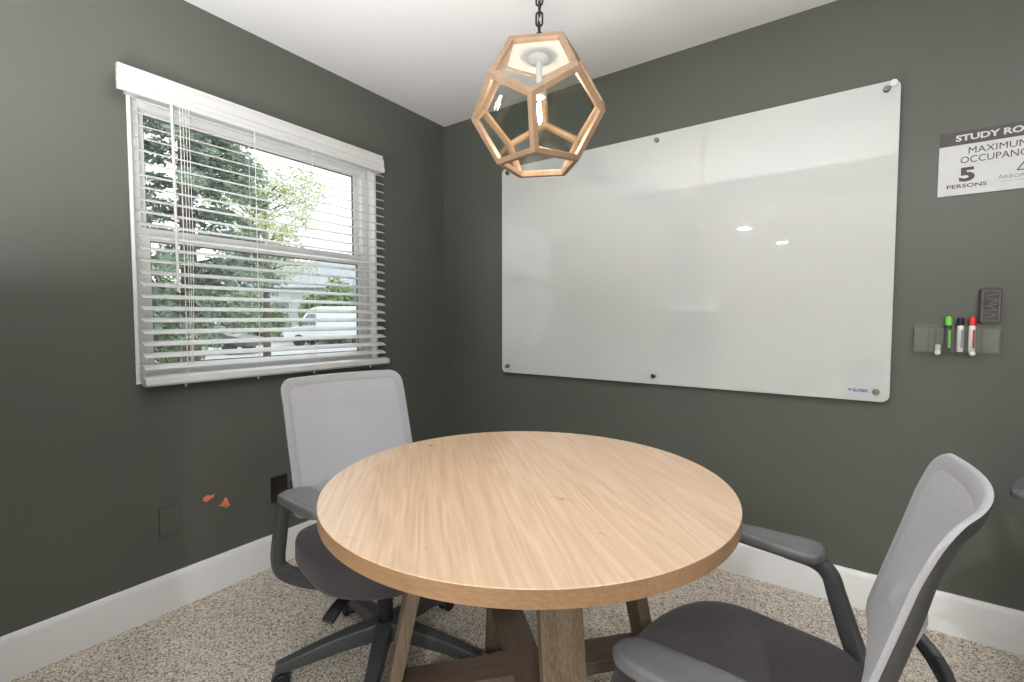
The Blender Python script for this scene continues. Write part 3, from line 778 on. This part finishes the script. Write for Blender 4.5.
def place_chair(ch, x, y, deg, base_deg, zoff=0.0):
    ch.location = (x, y, 0); ch.rotation_euler = (0, 0, R(deg))
    k = 0
    names = ('hub', 'base_spoke', 'caster')
    for o in ch.children:
        nm = o.name.split('.')[0]
        if nm in ('base_spoke', 'caster'):
            o.rotation_euler.z += R(base_deg-deg)
        elif nm not in ('hub', 'gas_lift'):
            o.location.z += zoff
c1 = make_chair('grey mesh task chair behind the table, its back to the left wall under the window')
c2 = copy_tree(c1); c3 = copy_tree(c1)
c2['label'] = 'grey mesh task chair in the right foreground, seen from the side, seat facing the table'
c3['label'] = 'task chair cut off by the right edge, only its dark armrest tip showing'
place_chair(c1, 0.927, -1.296, -8.9, 21.6)
place_chair(c2, 2.058, -1.295, 173.8, 200.0, -0.0495)
place_chair(c3, 2.938, -0.490, 246.0, 66.0, 0.033)
for o in c1.children:                        # this chair's arm pads are slid forward
    if o.name.startswith('armrest'): o.location.x += 0.050
    if o.name.startswith('arm'): o.location.y += 0.012

# ================================================================== PENDANT LAMP
PC = Vector((1.399, -1.067, 1.811)); pa = 0.1530; prot = -1.1146
pl = empty('pendant_lamp', PC)
tag(pl, 'dodecahedron pendant lamp of pale wood and glass hanging on a black chain', 'pendant lamp')
vs = {}
for k in range(5):
    a0 = prot+R(36+72*k); a1 = prot+R(72*k)
    vs[('t', k)] = Vector((0.8507*pa*math.cos(a0), 0.8507*pa*math.sin(a0), 1.1135*pa))
    vs[('u', k)] = Vector((1.3764*pa*math.cos(a0), 1.3764*pa*math.sin(a0), 0.2629*pa))
    vs[('l', k)] = Vector((1.3764*pa*math.cos(a1), 1.3764*pa*math.sin(a1), -0.2629*pa))
    vs[('b', k)] = Vector((0.8507*pa*math.cos(a1), 0.8507*pa*math.sin(a1), -1.1135*pa))
faces = [[('t', k) for k in range(5)], [('b', k) for k in range(5)]]
for k in range(5):
    k1 = (k+1) % 5
    faces.append([('t', k), ('t', k1), ('u', k1), ('l', k1), ('u', k)])       # upper ring
    faces.append([('b', k), ('b', k1), ('l', k1), ('u', k), ('l', k)])        # lower ring
edges = set()
for f in faces:
    for i in range(5): edges.add(tuple(sorted((f[i], f[(i+1) % 5]))))
fr_bm = bmesh.new()
BW, BT = 0.0150, 0.016            # half width on each face, depth
for f in faces:
    P = [vs[k] for k in f]; c = sum(P, Vector())/5; n_ = c.normalized()
    inr = (P[0]-c).length
    s = 1-BW/(inr*math.cos(R(36)))
    O = [fr_bm.verts.new(p) for p in P]
    I = [fr_bm.verts.new(c+(p-c)*s) for p in P]
    D = [fr_bm.verts.new(c+(p-c)*s-n_*BT) for p in P]
    inner = [fr_bm.verts.new(p*(1-BT/(1.1135*pa))) for p in P]
    for i in range(5):
        j = (i+1) % 5
        fr_bm.faces.new([O[i], O[j], I[j], I[i]]); fr_bm.faces.new([I[i], I[j], D[j], D[i]]); fr_bm.faces.new([D[i], D[j], inner[j], inner[i]])
bmesh.ops.remove_doubles(fr_bm, verts=fr_bm.verts[:], dist=1e-5)
obj('wooden_frame', fr_bm, M['lampwood'], pl, bevel=0.0008)
for fi, f in enumerate(faces):
    if fi == 1: continue          # open underneath
    P = [vs[k] for k in f]; c = sum(P, Vector())/5; n_ = c.normalized(); inr = (P[0]-c).length
    s = 1-(BW-0.002)/(inr*math.cos(R(36)))
    bm = bmesh.new()
    d = 0.007
    loft(bm, [[tuple(c+(p-c)*s-n_*d) for p in P], [tuple(c+(p-c)*s-n_*(d+0.0025)) for p in P]])
    obj('top_plate' if fi == 0 else 'glass_pane', bm, M['lamptop'] if fi == 0 else M['lampglass'], pl)
bm = bmesh.new()
lathe(bm, [(0.001, 0.1595), (0.034, 0.1595), (0.034, 0.152), (0.028, 0.147), (0.009, 0.145), (0.009, 0.075), (0.016, 0.072), (0.019, 0.066), (0.019, 0.040), (0.014, 0.036), (0.001, 0.036)], seg=28)
sk = obj('lamp_holder', bm, M['socket'], pl, smooth=True, angle=40)
bm = bmesh.new(); lathe(bm, [(0.001, 0.036), (0.012, 0.036), (0.013, 0.028), (0.019, 0.006), (0.0215, -0.012), (0.019, -0.032), (0.011, -0.046), (0.001, -0.050)], seg=24)
bu = obj('bulb', bm, M['bulbglass'], pl, smooth=True, angle=60)
bm = bmesh.new()
for k in range(4):
    a = k*math.pi/2+0.4
    tube(bm, [(0.004*math.cos(a), 0.004*math.sin(a), 0.024), (0.0085*math.cos(a), 0.0085*math.sin(a), -0.032)], 0.0013, 6)
lathe(bm, [(0.001, 0.026), (0.0045, 0.024), (0.0045, -0.004), (0.001, -0.006)], seg=10)
obj('filament', bm, M['filament'], bu)
# chain and canopy
bm = bmesh.new(); lathe(bm, [(0.001, 0.169), (0.011, 0.169), (0.011, 0.173), (0.0075, 0.180), (0.0065, 0.200), (0.004, 0.206), (0.001, 0.206)], seg=18)
obj('finial', bm, M['blackmetal'], pl, smooth=True)
z = 0.196; k = 0; LH = 0.0400
ztop = 2.44-PC.z-0.035
nl = int((ztop-z)/(LH-0.010))
step = (ztop-z)/nl
for k in range(nl):
    bm = bmesh.new(); pts = []
    zc = z+step*k+step/2+0.002; hh = (step+0.012)/2; rw = 0.0098
    ang = R(25)+(math.pi/2)*(k % 2)
    for q in range(20):
        t = 2*math.pi*q/20; u = rw*math.cos(t); v = (hh-rw)*(1 if math.sin(t) > 0 else -1)*(1 if abs(math.sin(t)) > 1e-6 else 0)+rw*math.sin(t)
        pts.append((u*math.cos(ang), u*math.sin(ang), zc+v))
    tube(bm, pts, 0.0031, 8, closed=True)
    obj('chain_link', bm, M['blackmetal'], pl, smooth=True)
bm = bmesh.new(); tube(bm, [(0.005*math.cos(i*1.3), 0.005*math.sin(i*1.3), 0.18+(ztop-0.18)*i/16) for i in range(17)], 0.0016, 6)
obj('supply_cord', bm, M['blackmetal'], pl, smooth=True)
bm = bmesh.new(); zt_ = 2.44-PC.z; lathe(bm, [(0.001, zt_), (0.062, zt_), (0.062, zt_-0.008), (0.055, zt_-0.018), (0.012, zt_-0.024), (0.008, zt_-0.036), (0.001, zt_-0.036)], seg=32)
obj('canopy', bm, M['blackmetal'], pl, smooth=True)
lb = bpy.data.lights.new('bulb_glow', 'POINT'); lb.energy = 5.0; lb.color = (1.0, 0.80, 0.63); lb.shadow_soft_size = 0.007
lo = bpy.data.objects.new('bulb_glow', lb); col.objects.link(lo); lo.location = (PC.x, PC.y, PC.z-0.008)

# recessed downlights (above and behind the camera, seen mirrored in the board)
for (x, y, z, p) in DOWNLIGHTS:
    e = empty('recessed_downlight', (x, y, z))
    tag(e, 'round white recessed downlight in the ceiling, out of the picture and mirrored in the board', 'ceiling light', 'recessed downlights')
    bm = bmesh.new(); lathe(bm, [(0.045, -0.001), (0.075, -0.001), (0.075, -0.006), (0.070, -0.009), (0.045, -0.006)], seg=28)
    obj('trim_ring', bm, M['trim'], e, smooth=True)
    bm = bmesh.new(); lathe(bm, [(0.001, -0.001), (0.045, -0.001), (0.045, -0.005), (0.001, -0.005)], seg=24)
    obj('lens', bm, M['led'], e)

# ================================================================== OUTSIDE
GZ = -0.45
bm = bmesh.new(); box(bm, -120, -0.5, -60, 110, GZ-0.2, GZ)
struct('ground', bm, M['asphalt'])
bm = bmesh.new(); box(bm, -11.0, -0.5, -20, 22, GZ, GZ+0.03); struct('lawn', bm, M['paleconcrete'])
def leaves(bm, c, rad, n, size, squash=1.0, mi=0):
    for _ in range(n):
        while True:
            v = Vector((random.uniform(-1, 1), random.uniform(-1, 1), random.uniform(-1, 1)))
            if v.length <= 1: break
        p = Vector((c[0]+v.x*rad[0], c[1]+v.y*rad[1], c[2]+v.z*rad[2]))
        a = Vector((random.gauss(0, 1), random.gauss(0, 1), random.gauss(0, 0.6))).normalized()*size*random.uniform(.6, 1.3)
        b = a.cross(Vector((random.gauss(0, 1), random.gauss(0, 1), random.gauss(0, 1)))).normalized()*size*0.5*random.uniform(.6, 1.2)
        q = [bm.verts.new(p-a*0.5), bm.verts.new(p+b*0.5), bm.verts.new(p+a*0.5), bm.verts.new(p-b*0.5)]
        bm.faces.new(q).material_index = mi
def tree_root(name, loc, label, cat, group=None):
    e = empty(name, loc); tag(e, label, cat, group); return e
# conifer
e = tree_root('conifer_tree', (-8.07, 1.47, GZ), 'tall blue-green conifer close outside the window, left side of the view', 'tree', 'trees outside the window')
bm = bmesh.new(); tube(bm, [(0, 0, 0), (0.03, 0.02, 2), (-0.02, 0.0, 4.5), (0, 0, 8.5)], [0.17, 0.15, 0.11, 0.03], 10)
fb = bmesh.new()
zz = 1.55
while zz < 8.3:
    rad = 1.95*(1-((zz-2.3)/7.2)) if zz > 2.3 else 1.6
    nb = 9
    for k in range(nb):
        a = random.uniform(0, 6.28); L_ = rad*random.uniform(0.72, 1.08)
        zz2 = zz+random.uniform(-0.16, 0.16)
        d = Vector((math.cos(a), math.sin(a), 0))
        pts = [d*(L_*t)+Vector((0, 0, zz2+0.25*math.sin(t*2.6)-0.32*t*t)) for t in (0, .25, .5, .75, 1.0)]
        tube(bm, pts, [0.03, 0.024, 0.018, 0.012, 0.005], 5)
        for j in range(1, 13):
            t = 0.18+0.82*j/12
            i0 = min(3, int(t*4)); f_ = t*4-i0; p = pts[i0].lerp(pts[i0+1], min(1, f_))
            leaves(fb, (p.x, p.y, p.z-0.02), (0.21, 0.21, 0.10), 26, 0.11)
    zz += 0.50
obj('trunk', bm, M['bark'], e, smooth=True); obj('foliage', fb, M['needle'], e)
# pale leafy tree
e = tree_root('leafy_tree', (-12.0, 4.95, GZ), 'pale yellow-green leafy tree right of the conifer outside the window', 'tree', 'trees outside the window')
bm = bmesh.new(); tube(bm, [(0, 0, 0), (0.05, 0.0, 1.8), (0, 0.05, 3.6), (0.0, 0.0, 6.2)], [0.12, 0.10, 0.07, 0.02], 8)
fb = bmesh.new()
for k in range(46):
    a = random.uniform(0, 6.28); h0 = random.uniform(2.6, 5.3); L_ = random.uniform(0.6, 1.75)*(1.0-abs(h0-4.6)/4.5)
    p0 = Vector((0, 0, h0)); p1 = Vector((math.cos(a)*L_, math.sin(a)*L_, h0+random.uniform(0.2, 1.2)))
    mid = p0.lerp(p1, .5)+Vector((0, 0, 0.12)); tube(bm, [p0, mid, p1], [0.025, 0.015, 0.006], 5)
    leaves(fb, p1, (0.40, 0.40, 0.30), 170, 0.105); leaves(fb, mid, (0.3, 0.3, 0.22), 60, 0.09)
obj('trunk', bm, M['bark'], e, smooth=True); obj('foliage', fb, M['leaf'], e)
# shrubs and hedges
def shrub(loc, rad, n, size, m, label, lumps=14, grp='shrubs outside the window'):
    e = tree_root('shrub', loc, label, 'shrub', grp)
    fb = bmesh.new(); bm = bmesh.new()
    for k in range(lumps):
        a = random.uniform(0, 6.28); r_ = math.sqrt(random.random())
        c = (math.cos(a)*rad[0]*r_*0.8, math.sin(a)*rad[1]*r_*0.8, rad[2]*random.uniform(0.25, 0.85)*(1.1-0.5*r_))
        leaves(fb, c, (rad[0]*0.38, rad[1]*0.38, rad[2]*0.3), n//lumps, size)
        tube(bm, [(0.0, 0.0, 0), (c[0]*.5, c[1]*.5, c[2]*.5), c], [0.04, 0.025, 0.01], 5)
    obj('stems', bm, M['bark'], e); obj('foliage', fb, m, e)
    return e
shrub((-27.1, 17.9, GZ), (3.1, 2.6, 4.9), 11000, 0.36, M['hedge'], 'broad green hedge tree behind the white van', 20)
shrub((-32.6, 14.9, GZ), (2.2, 2.0, 3.8), 5200, 0.26, M['hedge'], 'rounded green shrub in front of the grey house, left of the van', 14)
shrub((-9.3, 2.5, GZ+0.03), (0.80, 0.75, 0.62), 1700, 0.075, M['darkleaf'], 'low dark spreading shrub at the bottom of the window view', 10)
shrub((-15.6, 3.7, GZ), (1.6, 1.4, 4.0), 6500, 0.16, M['hedge'], 'leafy green shrub behind the conifer trunk', 14)
shrub((-12.2, 0.9, GZ), (1.9, 1.6, 4.6), 9500, 0.14, M['darkleaf'], 'dark brownish shrub behind the conifer, far left of the window', 14)
# van
va = empty('delivery_van', (-23.5, 15.05, GZ), math.atan2(-0.575, -0.82))
tag(va, 'white high-roof panel van parked outside, seen at the right of the window', 'van')
side = [(2.70, 0.45), (2.74, 0.75), (2.62, 1.02), (1.95, 1.22), (1.30, 2.05), (1.05, 2.28), (0.6, 2.40), (-2.6, 2.40), (-2.72, 2.2), (-2.75, 0.45)]
bm = bmesh.new(); prism(bm, side, 'y', -0.98, 0.98); obj('van_body', bm, M['vanwhite'], va, bevel=0.08)
bm = bmesh.new()
for s_ in (-1, 1):
    y0 = s_*0.985; prism(bm, [(1.72, 1.28), (1.18, 1.95), (0.72, 1.95), (0.72, 1.28)], 'y', y0-0.012, y0+0.012)
obj('side_window', bm, M['vanglass'], va)
bm = bmesh.new()
q = [(1.99, 1.24), (1.37, 2.02)]
v = [bm.verts.new((q[0][0]+0.03, -0.85, q[0][1])), bm.verts.new((q[0][0]+0.03, 0.85, q[0][1])), bm.verts.new((q[1][0]+0.03, 0.78, q[1][1])), bm.verts.new((q[1][0]+0.03, -0.78, q[1][1]))]
bm.faces.new(v); obj('windscreen', bm, M['vanglass'], va)
obj('bumper', B(2.45, 2.82, -0.95, 0.95, 0.35, 0.68), M['bumper'], va, bevel=0.05)
for s_ in (-1, 1):
    obj('headlamp', B(2.52, 2.745, s_*0.80-0.14, s_*0.80+0.14, 0.80, 0.98), M['frosted'], va, bevel=0.03)
    obj('door_mirror', B(1.55, 1.70, s_*1.12-0.07, s_*1.12+0.07, 1.22, 1.48), M['bumper'], va, bevel=0.02)
for x in (1.78, -1.75):
    for s_ in (-1, 1):
        bm = bmesh.new(); lathe(bm, [(0.001, s_*0.80), (0.20, s_*0.80), (0.36, s_*0.82), (0.36, s_*0.98), (0.22, s_*1.0), (0.001, s_*0.985)], c=(x, 0, 0.36), axis='y', seg=24)
        obj('wheel', bm, M['rubber'], va, smooth=True)
# dark car
ca = empty('parked_car', (-22.3, 7.6, GZ), math.atan2(0.575, 0.82))
tag(ca, 'dark estate car parked outside, left of the white van', 'car')
bm = bmesh.new(); prism(bm, [(2.1, 0.35), (2.15, 0.75), (1.2, 0.92), (0.55, 1.42), (-1.4, 1.45), (-2.0, 0.95), (-2.1, 0.35)], 'y', -0.85, 0.85); obj('car_body', bm, M['carpaint'], ca, bevel=0.07)
bm = bmesh.new()
for s_ in (-1, 1): prism(bm, [(0.95, 0.95), (0.48, 1.34), (-1.35, 1.36), (-1.75, 0.98)], 'y', s_*0.855-0.01, s_*0.855+0.01)
obj('side_window', bm, M['vanglass'], ca)
for x in (1.35, -1.35):
    for s_ in (-1, 1):
        bm = bmesh.new(); lathe(bm, [(0.001, s_*0.68), (0.32, s_*0.70), (0.32, s_*0.86), (0.2, s_*0.88), (0.001, s_*0.87)], c=(x, 0, 0.32), axis='y', seg=20)
        obj('wheel', bm, M['rubber'], ca, smooth=True)
# houses
def house(loc, rz, L_, D_, hw_, hr, wm, label, wins):
    e = empty('house', loc, rz); tag(e, label, 'house', 'houses across the parking lot')
    obj('walls', B(-L_/2, L_/2, -D_/2, D_/2, 0, hw_), wm, e)
    bm = bmesh.new(); prism(bm, [(-D_/2-0.5, hw_-0.15), (D_/2+0.5, hw_-0.15), (0, hr)], 'x', -L_/2-0.5, L_/2+0.5); obj('roof', bm, M['shingle'], e)
    for (x, z, w_, h_) in wins:
        f = obj('window', B(x-w_/2-0.08, x+w_/2+0.08, -D_/2-0.06, -D_/2, z-h_/2-0.08, z+h_/2+0.08), M['whiteside'], e)
        obj('pane', B(x-w_/2, x+w_/2, -D_/2-0.08, -D_/2-0.05, z-h_/2, z+h_/2), M['vanglass'], f)
    return e
house((-37.3, 21.9, GZ), R(35.4), 9.0, 7.0, 4.4, 6.9, M['siding'], 'grey house with a pale shingle roof beyond the parking lot', [(-3, 2.8, 1.2, 1.1), (-0.8, 2.8, 1.2, 1.1), (1.6, 2.8, 1.2, 1.1), (3.4, 2.8, 1.0, 1.1)])
house((-46.5, 21.2, GZ), R(35.4), 3.4, 5.0, 6.2, 7.6, M['whiteside'], 'narrow white two-storey house left of the grey roofed house', [(-0.7, 4.9, 0.8, 1.1), (0.8, 4.9, 0.8, 1.1), (-0.7, 2.4, 0.8, 1.1), (0.8, 2.4, 0.8, 1.1)])
# wheel stops / kerb
cu_ = obj('kerb', B(-11.2, -11.0, -20, 22, GZ, GZ+0.14), M['paleconcrete']); cu_['kind'] = 'structure'
